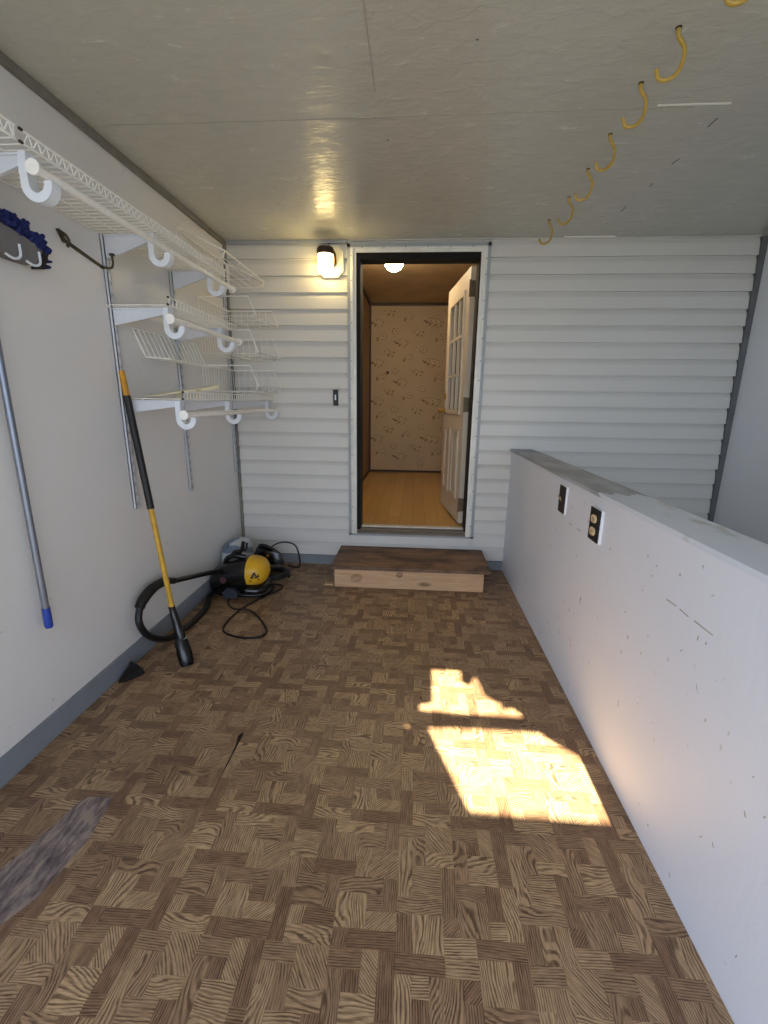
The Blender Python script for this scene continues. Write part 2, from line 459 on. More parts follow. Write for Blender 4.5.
# front wall with the wide entrance opening, and an added unseen sun blocker with holes shaping the sun patch
bm = bmesh.new()
box(bm, XL-.1, XL, YF-.1, YF, -.1, HC+.03); box(bm, 1.8, XR+.1, YF-.1, YF, -.1, HC+.03); box(bm, XL, 1.8, YF-.1, YF, 2.165, HC+.03)
struct(link('wall_front', bm, M['wall_r']))
OFF = Vector((.147, -2.461))
def hole(pts): return [Vector(p)+OFF for p in pts]
HOLES = [hole([(.088,1.562),(.2,1.568),(.36,1.572),(.545,1.566),(.568,1.53),(.60,1.50),(.628,1.478),(.70,1.41),(.72,1.177),(.4,1.18),(.214,1.186)]),
         hole([(.119,1.985),(.259,1.998),(.257,1.90),(.268,1.862),(.302,1.866),(.312,1.915),(.335,1.92),(.345,1.80),(.40,1.745),(.425,1.742),(.405,1.70),(.46,1.712),(.497,1.665),(.48,1.648),(.40,1.652),(.2,1.657),(.055,1.66),(.056,1.70),(.115,1.722)]),
         hole([(-.006,1.553),(.012,1.553),(.014,1.57),(-.004,1.572)])]
from mathutils.geometry import tessellate_polygon
bm = bmesh.new()
loops = [[Vector((p[0], p[1], 2.45)) for p in poly] for poly in [[(-1.7, -2.6), (3.9, -2.6), (3.9, YF), (-1.7, YF)]]+HOLES]
vl = [bm.verts.new(p) for lp_ in loops for p in lp_]
for t3 in tessellate_polygon(loops):
    try: bm.faces.new([vl[q] for q in t3])
    except ValueError: pass
r = bmesh.ops.extrude_face_region(bm, geom=bm.faces[:])
for e in r['geom']:
    if isinstance(e, bmesh.types.BMVert): e.co.z += .01
struct(link('added_sun_blocker', bm, M['porch']))  # added out of view to stop the sun except through its holes

# half wall (partition) with worn cap
hw = struct(link('wall_partition', bx(XH+.004, XH2-.006, YF-.05, D+.004, -.05, .945), M['wall_half']))
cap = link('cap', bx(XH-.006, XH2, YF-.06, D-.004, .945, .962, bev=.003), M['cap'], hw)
bm = bmesh.new()
rs = random.Random(5)
for k in range(60):           # chips and scratches in the paint
    y = rs.uniform(.75, 2.6); z = rs.uniform(.05, .85); l = rs.uniform(.004, .014); a = rs.uniform(.9, 2.2)
    w = rs.uniform(.0012, .003)
    dy, dz = l*math.cos(a), l*math.sin(a)
    prism(bm, [(XH+.004, y, z), (XH+.004, y+dy, z+dz), (XH+.004, y+dy+w, z+dz), (XH+.004, y+w*2, z)], (-.0006, 0, 0), (.002, 0, 0))
for (y0, z0, y1, z1) in ((2.04,.757,2.0,.757),(1.93,.758,1.89,.759),(1.214,.757,1.165,.760),(1.15,.759,1.11,.757),(1.085,.758,1.012,.758)):
    prism(bm, [(XH+.004, y0, z0), (XH+.004, y1, z1), (XH+.004, y1, z1+.003), (XH+.004, y0, z0+.004)], (-.0006, 0, 0), (.002, 0, 0))
link('paint_scratches', bm, plain('scratched_grey', (178, 172, 164), .8, var=.08, scale=50), hw)

# ------------------------------------------------------------------ hall beyond the door
struct(link('floor_hall', bx(HXL-.05, HXR+.05, D+.10, HY+.05, HZ0-.1, HZ0), M['planks']))
struct(link('ceiling_hall', bx(HXL-.05, HXR+.05, D+.10, HY+.05, HZ1, HZ1+.05), M['hallceil']))
struct(link('wall_hall_left', bx(HXL-.05, HXL, D+.10, HY, HZ0, HZ1), M['hallpaint']))
struct(link('wall_hall_right', bx(HXR, HXR+.05, D+.10, HY, HZ0, HZ1), M['hallpaint']))
bm = bmesh.new(); box(bm, HXL-.05, HXR+.05, HY, HY+.05, HZ0-.1, HZ1)
def blob(x, z, r, mi, n=7, sq=1., rot=0, e=.0012):
    rr = [r*rs.uniform(.78, 1.15) for _ in range(n)]
    pts = []
    for k in range(n):
        a = 2*math.pi*k/n; px, pz = rr[k]*math.cos(a), rr[k]*sq*math.sin(a)
        pts.append((x+px*math.cos(rot)-pz*math.sin(rot), HY, z+px*math.sin(rot)+pz*math.cos(rot)))
    prism(bm, pts, (0, -e, 0), (0, .001, 0), mi)
def flower(x, z, s):
    for k in range(6):
        a = k*math.pi/3+.3; blob(x+s*.72*math.cos(a), z+s*.62*math.sin(a), s*.52, 1, e=.001)
    for k in range(6):
        a = k*math.pi/3+.3; blob(x+s*.66*math.cos(a), z+s*.56*math.sin(a), s*.40, 2, e=.0018)
    blob(x, z, s*.24, 1, e=.0025)
def leaf(x, z, a, s): blob(x-.018*math.cos(a), z-.018*math.sin(a), s*.95, 1, 8, .42, a, .0012)
def sprig(x, z, kind):
    s = .034
    if kind == 0:
        flower(x, z, s*1.15)
        for a in (3.6, 4.3, 5.4): leaf(x+.05*math.cos(a), z+.045*math.sin(a), a, .022)
    elif kind == 1:
        flower(x-.02, z+.02, s*.9); flower(x+.035, z-.005, s*.8)
        for a, d in ((2.6, .07), (4.4, .05), (5.6, .08), (.3, .085)): leaf(x+d*math.cos(a), z+d*.8*math.sin(a), a, .024)
    elif kind == 2:
        flower(x+.015, z+.01, s*1.05); flower(x-.035, z-.005, s*.7)
        for a, d in ((3.5, .085), (3.9, .11), (1.2, .05), (5.0, .05)): leaf(x+d*math.cos(a), z+d*.7*math.sin(a), a, .024)
    else:
        flower(x, z+.02, s); flower(x+.055, z+.01, s*.95); flower(x+.03, z-.03, s*.8)
        for d, a in ((.075, 3.2), (.10, 2.9), (.06, 4.2), (.10, .2), (.085, 5.6)): leaf(x+d*math.cos(a), z+d*.8*math.sin(a), a, .026)
# repeat about 0.46 wide x 0.51 high, read off the wallpaper
px2m = 2.32/925.
rep = [(455,150,0),(270,170,1),(380,190,2),(205,220,3),(490,215,3),(305,260,0),(425,270,1),(235,290,2),(335,320,3)]
for r_ in range(-1, 5):
    for (px, pz, k) in rep:
        for cx in (0, 1):
            x = -.655+(px-165)*.00255+cx*.80; z = HZ1-(pz-122)*.00255-r_*.515
            if HXL+.06 < x < .75 and HZ0+.1 < z < HZ1-.1: sprig(x, z, k)
struct(link('wall_hall_back', bm, [M['wallpaper'], M['sprig_dark'], M['sprig_light']]))
bm = bmesh.new(); box(bm, HXL, HXR, HY-.02, HY, HZ1-.035, HZ1); box(bm, HXL, HXL+.025, HY-.025, HY, HZ0, HZ1); box(bm, HXL, HXL+.02, D+.11, HY, HZ1-.035, HZ1)
box(bm, HXL, HXR, HY-.014, HY, HZ0, HZ0+.03); box(bm, HXL, HXL+.014, D+.11, HY, HZ0, HZ0+.03)
struct(link('trim_hall', bm, M['hallbase']))
g = thing('ceiling_light', 'lit round globe light on the ceiling of the hall behind the open door', 'ceiling light', (-.225, 4.30, HZ1))
bm = bmesh.new(); lathe(bm, [(.07, 0), (.075, -.012), (.07, -.025)], n=24); link('base', bm, M['brass'], g, True)
bm = bmesh.new(); lathe(bm, [(.001, -.17)]+[(.086*math.sin(a), -.088-.082*math.cos(a)) for a in [i*math.pi/14 for i in range(1, 12)]]+[(.06, -.022)], n=28)
link('globe', bm, M['globeglow'], g, True)
pl = tag(link('wall_knob_plate', bx(-.418, -.384, HY-.012, HY-.001, 1.66, 1.70, bev=.008), M['hallbase'], smooth=True), 'small dark round plate on the floral wallpaper in the hall', 'wall plate')

# ------------------------------------------------------------------ door
dr = bpy.data.objects.new('door_1', None); COL.objects.link(dr); dr.location = (0, 0, 0); struct(dr, 'open cream back door with grey and white frame')
bm = bmesh.new()   # outer grey channel
for q in ((-.500, -.478, ODB, ODT), (.456, .4778, ODB, ODT), (-.500, .4778, ODT-.022, ODT), (-.500, .4778, ODB, ODB+.016)):
    box(bm, q[0], q[1], D-.028, D+.01, q[2], q[3])
link('outer_channel', bm, M['channel'], dr)
bm = bmesh.new()   # white ribbed casing
zt = ODT-.022
for (x0, x1) in ((-.478, -.436), (.414, .456)):
    box(bm, x0, x1, D-.034, D+.012, ODB+.016, zt, bev=.003)
    xm = x0+.016 if x0 < 0 else x1-.016
    box(bm, xm-.006, xm+.006, D-.042, D-.03, ODB+.02, zt-.004, bev=.003)
box(bm, -.436, .414, D-.034, D+.012, zt-.036, zt, bev=.003); box(bm, -.436, .414, D-.042, D-.03, zt-.020, zt-.008, bev=.003)
link('casing', bm, M['casing'], dr)
bm = bmesh.new()
for x0 in (-.474, .446):
    for k in range(15):
        z = .36+k*.135+random.uniform(-.02, .02); box(bm, x0, x0+.007, D-.0352, D-.033, z, z+.006)
for k in range(6): box(bm, -.40+k*.15, -.392+k*.15, D-.0352, D-.033, zt-.006, zt-.002)
link('nail_head', bm, M['gap'], dr)
bm = bmesh.new()   # dark jamb and weatherstrip
box(bm, -.436, -.408, D-.026, D+.13, ODB+.05, zt-.036); box(bm, .405, .4141, D-.026, D+.13, ODB+.05, zt-.036); box(bm, .414, .46, D+.06, D+.13, ODB+.05, zt-.036)
box(bm, -.408, .405, D-.026, D+.10, zt-.075, zt-.036)
link('weatherstrip', bm, plain('black_weatherstrip', (11, 10, 10), .9), dr)
bm = bmesh.new(); box(bm, -.436, .414, D-.032, D+.11, ODB+.016, ODB+.032); box(bm, -.436, .414, D+.0, D+.11, ODB+.032, ODB+.048); 
link('threshold', bm, M['sillwood'], dr)
link('sill_strip', bx(-.42, .41, D+.06, D+.115, ODB+.0481, ODB+.056), M['casing'], dr)
# leaf, local u = width from hinge, w = thickness, built in local coordinates then placed
LF = Matrix.Translation((.376, 3.60, 0)) @ Matrix.Rotation(math.radians(90+7.4), 4, 'Z')   # local +x runs hinge -> free edge; local +y faces the left (outside face at y=0..)
LW, LZ0, LZ1, LT = .81, .322, 2.255, .045
def leafobj(name, bm, mat, parent, sm=False):
    bmesh.ops.transform(bm, matrix=LF, verts=bm.verts[:]); return link(name, bm, mat, parent, sm)
bm = bmesh.new()
wx0, wx1, wz0, wz1 = .15, .66, 1.22, 2.10
for q in ((0, wx0, LZ0, LZ1), (wx1, LW, LZ0, LZ1), (wx0, wx1, LZ0, wz0), (wx0, wx1, wz1, LZ1)):
    box(bm, q[0], q[1], -LT, 0, q[2], q[3])
leaf_o = leafobj('leaf', bm, M['doorpaint'], dr)
leafobj('window_pane', bx(wx0, wx1, -.026, -.02, wz0, wz1), M['glass'], leaf_o)
bm = bmesh.new()
for q in ((wx0-.025, wx0+.012, wz0-.025, wz1+.025), (wx1-.012, wx1+.025, wz0-.025, wz1+.025), (wx0+.012, wx1-.012, wz0-.025, wz0+.012), (wx0+.012, wx1-.012, wz1-.012, wz1+.025)):
    box(bm, q[0], q[1], -.006, .012, q[2], q[3], bev=.004); box(bm, q[0], q[1], -LT-.01, -LT+.004, q[2], q[3], bev=.004)
leafobj('window_frame', bm, M['doorpaint'], leaf_o)
bm = bmesh.new()
for k in (1, 2):
    xm = wx0+(wx1-wx0)*k/3; box(bm, xm-.011, xm+.011, -.019, .006, wz0+.012, wz1-.012, bev=.004)
    zm = wz0+(wz1-wz0)*k/3; box(bm, wx0+.012, wx1-.012, -.019, .004, zm-.011, zm+.011, bev=.004)
leafobj('muntin', bm, M['doorpaint'], leaf_o)
for (a, b) in ((.13, .36), (.45, .68)):
    bm = bmesh.new()
    z0, z1 = .50, 1.07
    for q in ((a, a+.028, z0, z1), (b-.028, b, z0, z1), (a+.028, b-.028, z0, z0+.028), (a+.028, b-.028, z1-.028, z1)):
        box(bm, q[0], q[1], -.002, .010, q[2], q[3], bev=.004)
    box(bm, a+.055, b-.055, -.002, .006, z0+.055, z1-.055, bev=.004)
    leafobj('raised_panel', bm, M['doorpaint'], leaf_o)
for z in (.42, 1.22, 2.05):
    bm = bmesh.new(); box(bm, -.003, .0, -.040, -.004, z, z+.11); 
    tube(bm, [(-.006, .004, z-.004), (-.006, .004, z+.114)], .007, 8)
    leafobj('hinge', bm, M['hinge'], leaf_o)
def rot_lathe(prof, c):   # turned around the local y axis
    b = bmesh.new(); lathe(b, prof, n=18)
    bmesh.ops.transform(b, matrix=Matrix.Translation(c) @ Matrix.Rotation(-math.pi/2, 4, 'X'), verts=b.verts[:]); return b
leafobj('door_knob', rot_lathe([(.03, 0), (.03, .008), (.012, .012), (.012, .03), (.026, .04), (.03, .052), (.022, .066), (.001, .07)], (.745, 0, 1.215)), M['brass'], leaf_o, True)
leafobj('deadbolt', rot_lathe([(.028, 0), (.028, .012), (.02, .02), (.001, .022)], (.745, 0, 1.345)), M['brass'], leaf_o, True)
leafobj('latch_plate', bx(LW-.001, LW+.002, -.036, -.010, 1.17, 1.26), M['brass'], leaf_o)

# ------------------------------------------------------------------ wooden step
st = thing('wooden_step', 'low wooden box step with dark worn brown top below the open door', 'step', (0, 2.93, 0))
def loc(o, base): return o
def at(bm, base): bmesh.ops.translate(bm, verts=bm.verts[:], vec=-Vector(base)); return bm
B = (0, 2.93, 0)
link('tread', at(bx(-.565, .55, 2.912, D-.016, .142, .166, bev=.003), B), M['treadwood'], st)
bm = at(bx(-.543, .508, 2.942, 2.966, 0, .142), B); link('riser', bm, M['riserwood'], st)
bm = bmesh.new(); box(bm, -.54, -.516, 2.966, D-.02, 0, .142); link('side_board', at(bm, B), M['riserwood'], st)
bm = bmesh.new(); box(bm, .48, .504, 2.966, D-.02, 0, .142); link('side_board', at(bm, B), M['riserwood'], st)
for (x, z, r) in ((-.385, .07, .038), (-.08, .105, .022)):
    bm = bmesh.new()
    for q in (1., .72, .42):
        tube(bm, [(x+r*1.0*q*math.cos(a)+.2*r*q*math.sin(a), 2.9415, z+r*.8*q*math.sin(a)) for a in [i*math.pi/8 for i in range(16)]], .0016, 4, True)
    link('knot', at(bm, B), M['treadwood'], st)
tag(link('wood_offcut', bx(-.62, -.555, 2.955, 2.995, 0, .012, bev=.002), M['riserwood']), 'thin pale wood offcut on the floor at the left foot of the wooden step', 'wood scrap')

# ------------------------------------------------------------------ porch lamp
lp = thing('wall_lamp', 'lit porch wall lamp with octagonal back plate, left of the door', 'lamp', (-.62, D-.013, 2.2))
bm = bmesh.new()
cx, cz, hw_, hh, ch = -.614, 2.226, .088, .102, .040
poly = [(cx-hw_+ch, cz-hh), (cx+hw_-ch, cz-hh), (cx+hw_, cz-hh+ch), (cx+hw_, cz+hh-ch), (cx+hw_-ch, cz+hh), (cx-hw_+ch, cz+hh), (cx-hw_, cz+hh-ch), (cx-hw_, cz-hh+ch)]
prism(bm, [(x, 0, z) for x, z in poly], (0, D-.03, 0), (0, D-.011, 0))
bmesh.ops.translate(bm, verts=bm.verts[:], vec=-Vector(lp.location)); link('back_plate', bm, M['lampplate'], lp)
jx, jy = -.634, 3.285
bm = bmesh.new(); tube(bm, smooth_path([(cx+.005, D-.03, 2.185), (cx+.03, D-.055, 2.215), (cx+.03, D-.075, 2.262), (jx+.02, jy+.02, 2.282), (jx, jy, 2.284)]), .014, 8)
bmesh.ops.translate(bm, verts=bm.verts[:], vec=-Vector(lp.location)); link('arm', bm, M['browncap'], lp, True)
bm = bmesh.new(); lathe(bm, [(.056, 2.244), (.058, 2.25), (.058, 2.278), (.052, 2.287), (.02, 2.290)], (jx, jy, 0), 28); 
bmesh.ops.translate(bm, verts=bm.verts[:], vec=-Vector(lp.location)); link('lamp_cap', bm, M['browncap'], lp, True)
bm = bmesh.new(); lathe(bm, [(.05, 2.246), (.054, 2.235), (.054, 2.155), (.048, 2.138), (.036, 2.128), (.012, 2.124)], (jx, jy, 0), 28)
bmesh.ops.translate(bm, verts=bm.verts[:], vec=-Vector(lp.location)); link('glass_jar', bm, M['lampglow'], lp, True)
bm = bmesh.new(); tube(bm, [(jx+.015, jy+.03, 2.29), (jx+.018, jy+.05, 2.33)], .003, 6)
bmesh.ops.translate(bm, verts=bm.verts[:], vec=-Vector(lp.location)); link('wire_clip', bm, M['darktrim'], lp)

# ------------------------------------------------------------------ switches and outlet
sw = thing('light_switch', 'small black plate switch on the white siding left of the door', 'light switch', (-.594, D-.012, 1.315))
link('plate', bx(-.019, .019, -.012, .0, -.058, .058, bev=.003), M['matteblack'], sw)
link('toggle', bx(-.005, .005, -.022, -.0115, -.018, .022, bev=.002), M['white_plastic'], sw)
sw2 = thing('light_switch', 'narrow black plate switch with white toggle on the half wall, nearer the house', 'light switch', (XH+.004, 2.138, .848))
link('box', bx(-.009, .0, -.044, .044, -.066, .066), M['white_plastic'], sw2)
link('plate', bx(-.0125, -.0091, -.042, .043, -.064, .064, bev=.001), M['matteblack'], sw2)
bm = bmesh.new(); prism(bm, [(-.016, -.008, -.008), (-.034, -.006, .016), (-.034, .006, .022), (-.016, .008, .010)], (0, -.003, 0), (0, .003, 0)); link('toggle', bm, M['ivory'], sw2)
ou = thing('power_outlet', 'black plate double power outlet with two ivory sockets on the half wall', 'power outlet', (XH+.004, 1.732, .834))
link('box', bx(-.010, .0, -.050, .047, -.066, .066), M['white_plastic'], ou)
link('plate', bx(-.0145, -.0101, -.047, .046, -.064, .064, bev=.001), M['matteblack'], ou)
for z in (-.026, .024):
    bm = bmesh.new()
    prism(bm, [(-.016, .022*math.cos(a), z+.019*max(-.8, min(.8, math.sin(a)))) for a in [i*math.pi/12 for i in range(24)]], (-.004, 0, 0), (.002, 0, 0))
    so = link('socket', bm, M['ivory'], ou)
    bm = bmesh.new(); box(bm, -.0205, -.0195, -.008, -.005, z-.004, z+.006); box(bm, -.0205, -.0195, .005, .008, z-.004, z+.006); box(bm, -.0205, -.0195, -.002, .002, z-.012, z-.008)
    link('slot', bm, M['black'], so)

# ------------------------------------------------------------------ yellow ceiling hooks
prof = [(0, .012), (0, 0), (.002, -.02), (.014, -.036), (.024, -.052), (.026, -.072), (.019, -.102), (.002, -.122), (-.020, -.129), (-.039, -.123), (-.047, -.100)]
hk = thing('ceiling_hook', 'yellow J hook in the ceiling, closest to the siding wall', 'hook', (.771, 3.093, HC), group='yellow ceiling hooks')
bm = bmesh.new(); p = smooth_path([(x, 0, z) for x, z in prof[1:]], 4)
tube(bm, p, [.0062]*(len(p)-1)+[.0052], 8); link('coated_hook', bm, M['hook'], hk, True)
bm = bmesh.new(); tube(bm, [(0, 0, .004), (0, 0, -.012)], .0038, 8); lathe(bm, [(.009, 0), (.009, -.002), (.005, -.004)], n=12); link('screw', bm, M['bronze'], hk)
for lab, x, y, rz in (('yellow J hook in the ceiling, second from the siding wall', .788, 2.783, .05), ('yellow J hook in the ceiling, third from the siding wall', .779, 2.486, -.05),
                      ('yellow J hook in the ceiling, fourth from the siding wall', .765, 2.203, .04), ('yellow J hook in the ceiling, fifth from the siding wall, beside the white seam strip', .743, 1.9, 0),
                      ('yellow J hook in the ceiling, largest one seen whole', .738, 1.664, -.04), ('yellow J hook in the ceiling, cut off by the top edge of the photo', .765, 1.40, .02)):
    c = copy_tree(hk, lab); c.location = (x, y, HC); c.rotation_euler = (0, 0, rz)

# ------------------------------------------------------------------ shelving on the left wall
WX = XL                        # wall plane
for y, z0, z1, lab in ((2.065, .76, 1.975, 'white slotted shelf standard on the left wall, nearest, behind the yellow pole'),
                       (2.62, .745, 1.975, 'white slotted shelf standard on the left wall, the middle one'),
                       (3.335, .75, 2.14, 'white slotted shelf standard on the left wall beside the corner trim'),
                       (1.425, 1.885, 1.975, 'white slotted shelf standard at the left edge of the photo')):
    s_ = thing('shelf_standard', lab, 'shelf standard', (WX, y, z0), group='slotted wall standards')
    bm = bmesh.new(); h = z1-z0
    box(bm, .0, .004, -.0125, .0125, 0, h); box(bm, .0, .016, -.0125, -.009, 0, h); box(bm, 0, .016, .009, .0125, 0, h); box(bm, .013, .016, -.0125, .0125, 0, h)
    k = 0
    while .02+k*.05 < h-.02:
        for yy in (-.0045, .0045): box(bm, .0155, .0163, yy-.0015, yy+.0015, .015+k*.05, .033+k*.05, 1)
        k += 1
    link('channel', bm, [M['bracket'], M['greytrim']], s_)
FX = -1.03                     # closet rod axis
def j_hook(x0, w=.036):
    """J-shaped rod hook in the XZ plane: shank from the shelf, cup below, rod carried on the tip (x0, -.062)"""
    bm = bmesh.new()
    cx, cz, ro, ri = x0-.035, -.084, .047, .0225
    O = [(cx-ro+.004, .0), (cx-ro, -.03), (cx-ro, -.06)]; I = [(cx-ri+.003, .0), (cx-ri, -.03), (cx-ri, -.06)]
    for k in range(17):
        a = math.radians(180+k*11.2)
        O.append((cx+ro*math.cos(a), cz+ro*math.sin(a))); I.append((cx+ri*math.cos(a), cz+ri*math.sin(a)))
    O.append((x0+.0115, -.0755)); I.append((x0-.0115, -.0755))
    loft(bm, [[(a[0], -w/2, a[1]), (b[0], -w/2, b[1]), (b[0], w/2, b[1]), (a[0], w/2, a[1])] for a, b in zip(O, I)])
    return bm
def bracket(y, zt, label, drop=.092, fx=FX):
    b = thing('shelf_bracket', label, 'shelf bracket', (WX, y, zt), group='white shelf brackets')
    bm = bmesh.new()
    L = fx-.075-WX
    prism(bm, [(.0165, 0, 0), (.0165, 0, -drop), (.03, 0, -drop), (L, 0, -.026), (L, 0, 0)], (0, -.0055, 0), (0, .0055, 0))
    box(bm, .0165, L+.02, -.011, .011, -.006, 0)
    link('arm', bm, M['bracket'], b)
    link('rod_hook', j_hook(fx-WX), M['white_plastic'], b, True)
    return b
F1, F2, F3 = -1.08, -1.045, -1.03
bracket(1.425, 1.975, 'white bracket with J hook under the top wire shelf at the left photo edge', fx=F1)
bracket(2.065, 1.975, 'white bracket with J hook under the top wire shelf, middle of three', fx=F1)
bracket(2.62, 1.975, 'white bracket with J hook under the far end of the top wire shelf', fx=F1)
bracket(2.065, 1.682, 'white bracket with large J hook at the near end of the middle wire shelf', .07, F2)
bracket(2.62, 1.682, 'white bracket with J hook at the far end of the middle wire shelf', .07, F2)
bracket(2.065, 1.284, 'white bracket with J hook at the near end of the lowest wire shelf', .06, F3)
bracket(2.62, 1.284, 'white bracket with J hook midway along the lowest wire shelf', .06, F3)
bracket(3.335, 1.284, 'white bracket with J hook at the corner end of the lowest wire shelf', .06, F3)
def closet_rod(y0, y1, z, label, FX):
    r_ = thing('closet_rod', label, 'closet rod', (FX, y0, z), group='white closet rods')
    bm = bmesh.new(); tube(bm, [(0, 0, 0), (0, y1-y0, 0)], .0125, 14); link('tube', bm, M['wire'], r_, True)
    for yy in (-.008, y1-y0+.002):
        bm = bmesh.new(); tube(bm, [(0, yy, 0), (0, yy+.008, 0)], .0205, 18); link('end_cap', bm, M['wire'], r_, True)
closet_rod(1.365, 2.74, 1.975-.0625, 'white closet rod hanging under the top wire shelf', F1)
closet_rod(1.96, 2.70, 1.682-.0625, 'white closet rod hanging under the middle wire shelf', F2)
closet_rod(1.97, 3.362, 1.284-.0625, 'white closet rod hanging under the lowest wire shelf', F3)
def wire_shelf(y0, y1, z, label, x1=-1.06, zig=False, lip=.038):
    s_ = thing('wire_shelf', label, 'wire shelf', (WX, y0, z), group='wire shelves on the left wall')
    L = y1-y0; Wd = x1-WX
    bm = bmesh.new()
    n = int(L/.031)
    for k in range(n+1):
        y = L*k/n
        tube(bm, [(.006, y, .0072), (Wd, y, .0072), (Wd+.001, y, .0072)], .0021, 5)
    for x in (.008, Wd*.36, Wd*.68):
        tube(bm, [(x, 0, .0028), (x, L, .0028)], .0030, 6)
    link('deck', bm, M['wire'], s_)
    bm = bmesh.new()
    zl = lip
    tube(bm, [(Wd, -.006, .0072), (Wd, L+.004, .0072)], .0036, 6); tube(bm, [(Wd+.004, -.006, zl), (Wd+.004, L+.004, zl)], .0036, 6)
    for k in range(n+1):
        y = L*k/n
        if zig and k < n: tube(bm, [(Wd, y, .0072), (Wd+.004, y+L/n*.5, zl), (Wd, y+L/n, .0072)], .0023, 5)
        else: tube(bm, [(Wd, y, .0072), (Wd+.004, y, zl)], .0021, 5)
    link('front_lip', bm, M['wire'], s_)
    for (x, zz) in ((Wd, .0072), (Wd+.004, zl)):
        bm = bmesh.new(); tube(bm, [(x, -.014, zz), (x, -.005, zz)], .0046, 8); link('wire_end', bm, M['bronze'], s_)
wire_shelf(1.39, 2.75, 1.975, 'long white wire shelf highest on the left wall, reaching to the corner baskets', x1=F1-.04, zig=True)
wire_shelf(.55, 1.358, 1.975, 'white wire shelf section running out of the photo at the upper left edge', x1=F1-.04, zig=True)
wire_shelf(2.03, 2.74, 1.682, 'short white wire shelf in the middle, above the wall basket', x1=F2-.04, lip=.036)
wire_shelf(2.055, 3.365, 1.284, 'lowest white wire shelf, carrying the cream tray', x1=F3-.04, lip=.038)

# wire baskets in the corner
def wire_basket(label, y0, y1, zb, zt, zf, xf_t, xf_b, arch=None, front2=False, ny=12, nx=4, sx=6, group='white wire baskets in the corner'):
    """open-front wire basket against the left wall; rim at zt, bottom at zb, front lip dips to zf"""
    x0 = WX+.018
    b = thing('wire_basket', label, 'wire basket', (x0, y0, zb), group=group)
    O = Vector((x0, y0, zb)); P = lambda x, y, z: Vector((x, y, z))-O
    bm = bmesh.new()
    # heavy rim: back, sides, dipping front
    rim = [(x0, y0, zt), (x0, y1, zt), (xf_t, y1, zt), (xf_b, y1, zf), (xf_b, y0, zf), (xf_t, y0, zt)]
    pr = []
    for i, q in enumerate(rim): pr.append(P(*q))
    tube(bm, pr, .0042, 6, True)
    for yy in (y0+.05, y1-.05): tube(bm, [P(WX+.0005, yy, zt), P(x0, yy, zt)], .003, 5)
    if arch:
        tube(bm, smooth_path([P(x0, y0, zt), P(x0, y0+(y1-y0)*.18, zt+arch*.75), P(x0, y0+(y1-y0)*.5, zt+arch), P(x0, y0+(y1-y0)*.8, zt+arch*.65), P(x0, y1, zt)], 5), .0026, 5)
    if front2: tube(bm, [P(xf_b, y0, zf), P(xf_b-.012, y0, zf-.036), P(xf_b-.012, y1, zf-.036), P(xf_b, y1, zf)], .004, 6)
    link('rim', bm, M['wire'], b)
    bm = bmesh.new()
    xb1 = xf_b-.03
    for k in range(ny+1):
        y = y0+(y1-y0)*k/ny
        if k % 4 == 0: tube(bm, [P(x0, y, zt), P(x0+.004, y, zb), P(xb1, y, zb), P(xf_b, y, zf)], .0023, 5)
        else: tube(bm, [P(x0, y, zt), P(x0+.004, y, zb)], .0021, 5)
    for k in range(1, nx+1):
        x = x0+(xb1-x0)*k/nx
        tube(bm, [P(x, y0, zb-.003), P(x, y1, zb-.003)], .0024, 5)
    for k in range(1, sx+1):
        x = x0+(xf_t-x0)*k/(sx+1)
        for yy in (y1,): tube(bm, [P(x, yy, zt), P(x, yy, zb)], .0021, 5)
    link('mesh_wires', bm, M['wire'], b)
    return b
YB1 = D-.030
wire_basket('topmost white wire basket in the corner, with an arched back wire near the ceiling', 2.70, YB1, 2.062, 2.212, 2.10, -1.335, -1.09, arch=.105, front2=True)
wire_basket('white wire basket in the corner, second from the top', 2.90, YB1, 1.795, 1.908, 1.805, -1.045, -1.0)
wire_basket('white wire basket in the corner, third from the top', 2.90, YB1, 1.575, 1.715, 1.585, -1.045, -1.0)
wire_basket('white wire basket in the corner, lowest, above the cream tray', 2.88, YB1, 1.345, 1.502, 1.378, -1.05, -1.0)
wb = thing('wire_basket', 'white sloping wire basket on the left wall under the middle wire shelf', 'wire basket', (WX+.006, 2.20, 1.482), group='white wire baskets in the corner')
bm = bmesh.new(); tube(bm, [(0, 0, .14), (0, .64, .14), (.055, .64, .006), (.055, 0, .006)], .0034, 6, True)
tube(bm, [(.055, 0, .006), (.16, .03, .0), (.16, .61, .0), (.055, .64, .006)], .0034, 6); link('rim', bm, M['wire'], wb)
bm = bmesh.new()
for k in range(1, 14): tube(bm, [(0, .64*k/14, .14), (.055, .64*k/14, .006)], .0026, 5)
for x in (.08, .11, .135): tube(bm, [(x, .02, .002), (x, .62, .002)], .0022, 5)
link('mesh_wires', bm, M['wire'], wb)

# cream tray lying on the lowest shelf
tr = thing('plastic_tray', 'cream tapered plastic tray lying on the lowest wire shelf', 'tray', (-1.2, 2.3, 1.294))
bm = bmesh.new()
O = Vector(tr.location)
rings = []
for (t, w, z, th) in ((0, .02, 0.004, .004), (.15, .06, .010, .006), (.4, .085, .026, .008), (.62, .09, .034, .012), (.72, .06, .036, .014), (.92, .045, .050, .018), (1, .03, .054, .014)):
    c = Vector((-1.325, 2.16, 1.2945)).lerp(Vector((-1.06, 2.40, 1.2945)), t); dn = Vector((.24, -.265, 0)).normalized(); dn = Vector((-dn.y, dn.x, 0)); dn = Vector((.67, -.74, 0))
    rings.append([c-dn*w-O+Vector((0, 0, z)), c+dn*w-O+Vector((0, 0, z)), c+dn*w-O+Vector((0, 0, z+th)), c-dn*w-O+Vector((0, 0, z+th))])
loft(bm, rings); link('tray', bm, M['cream'], tr)
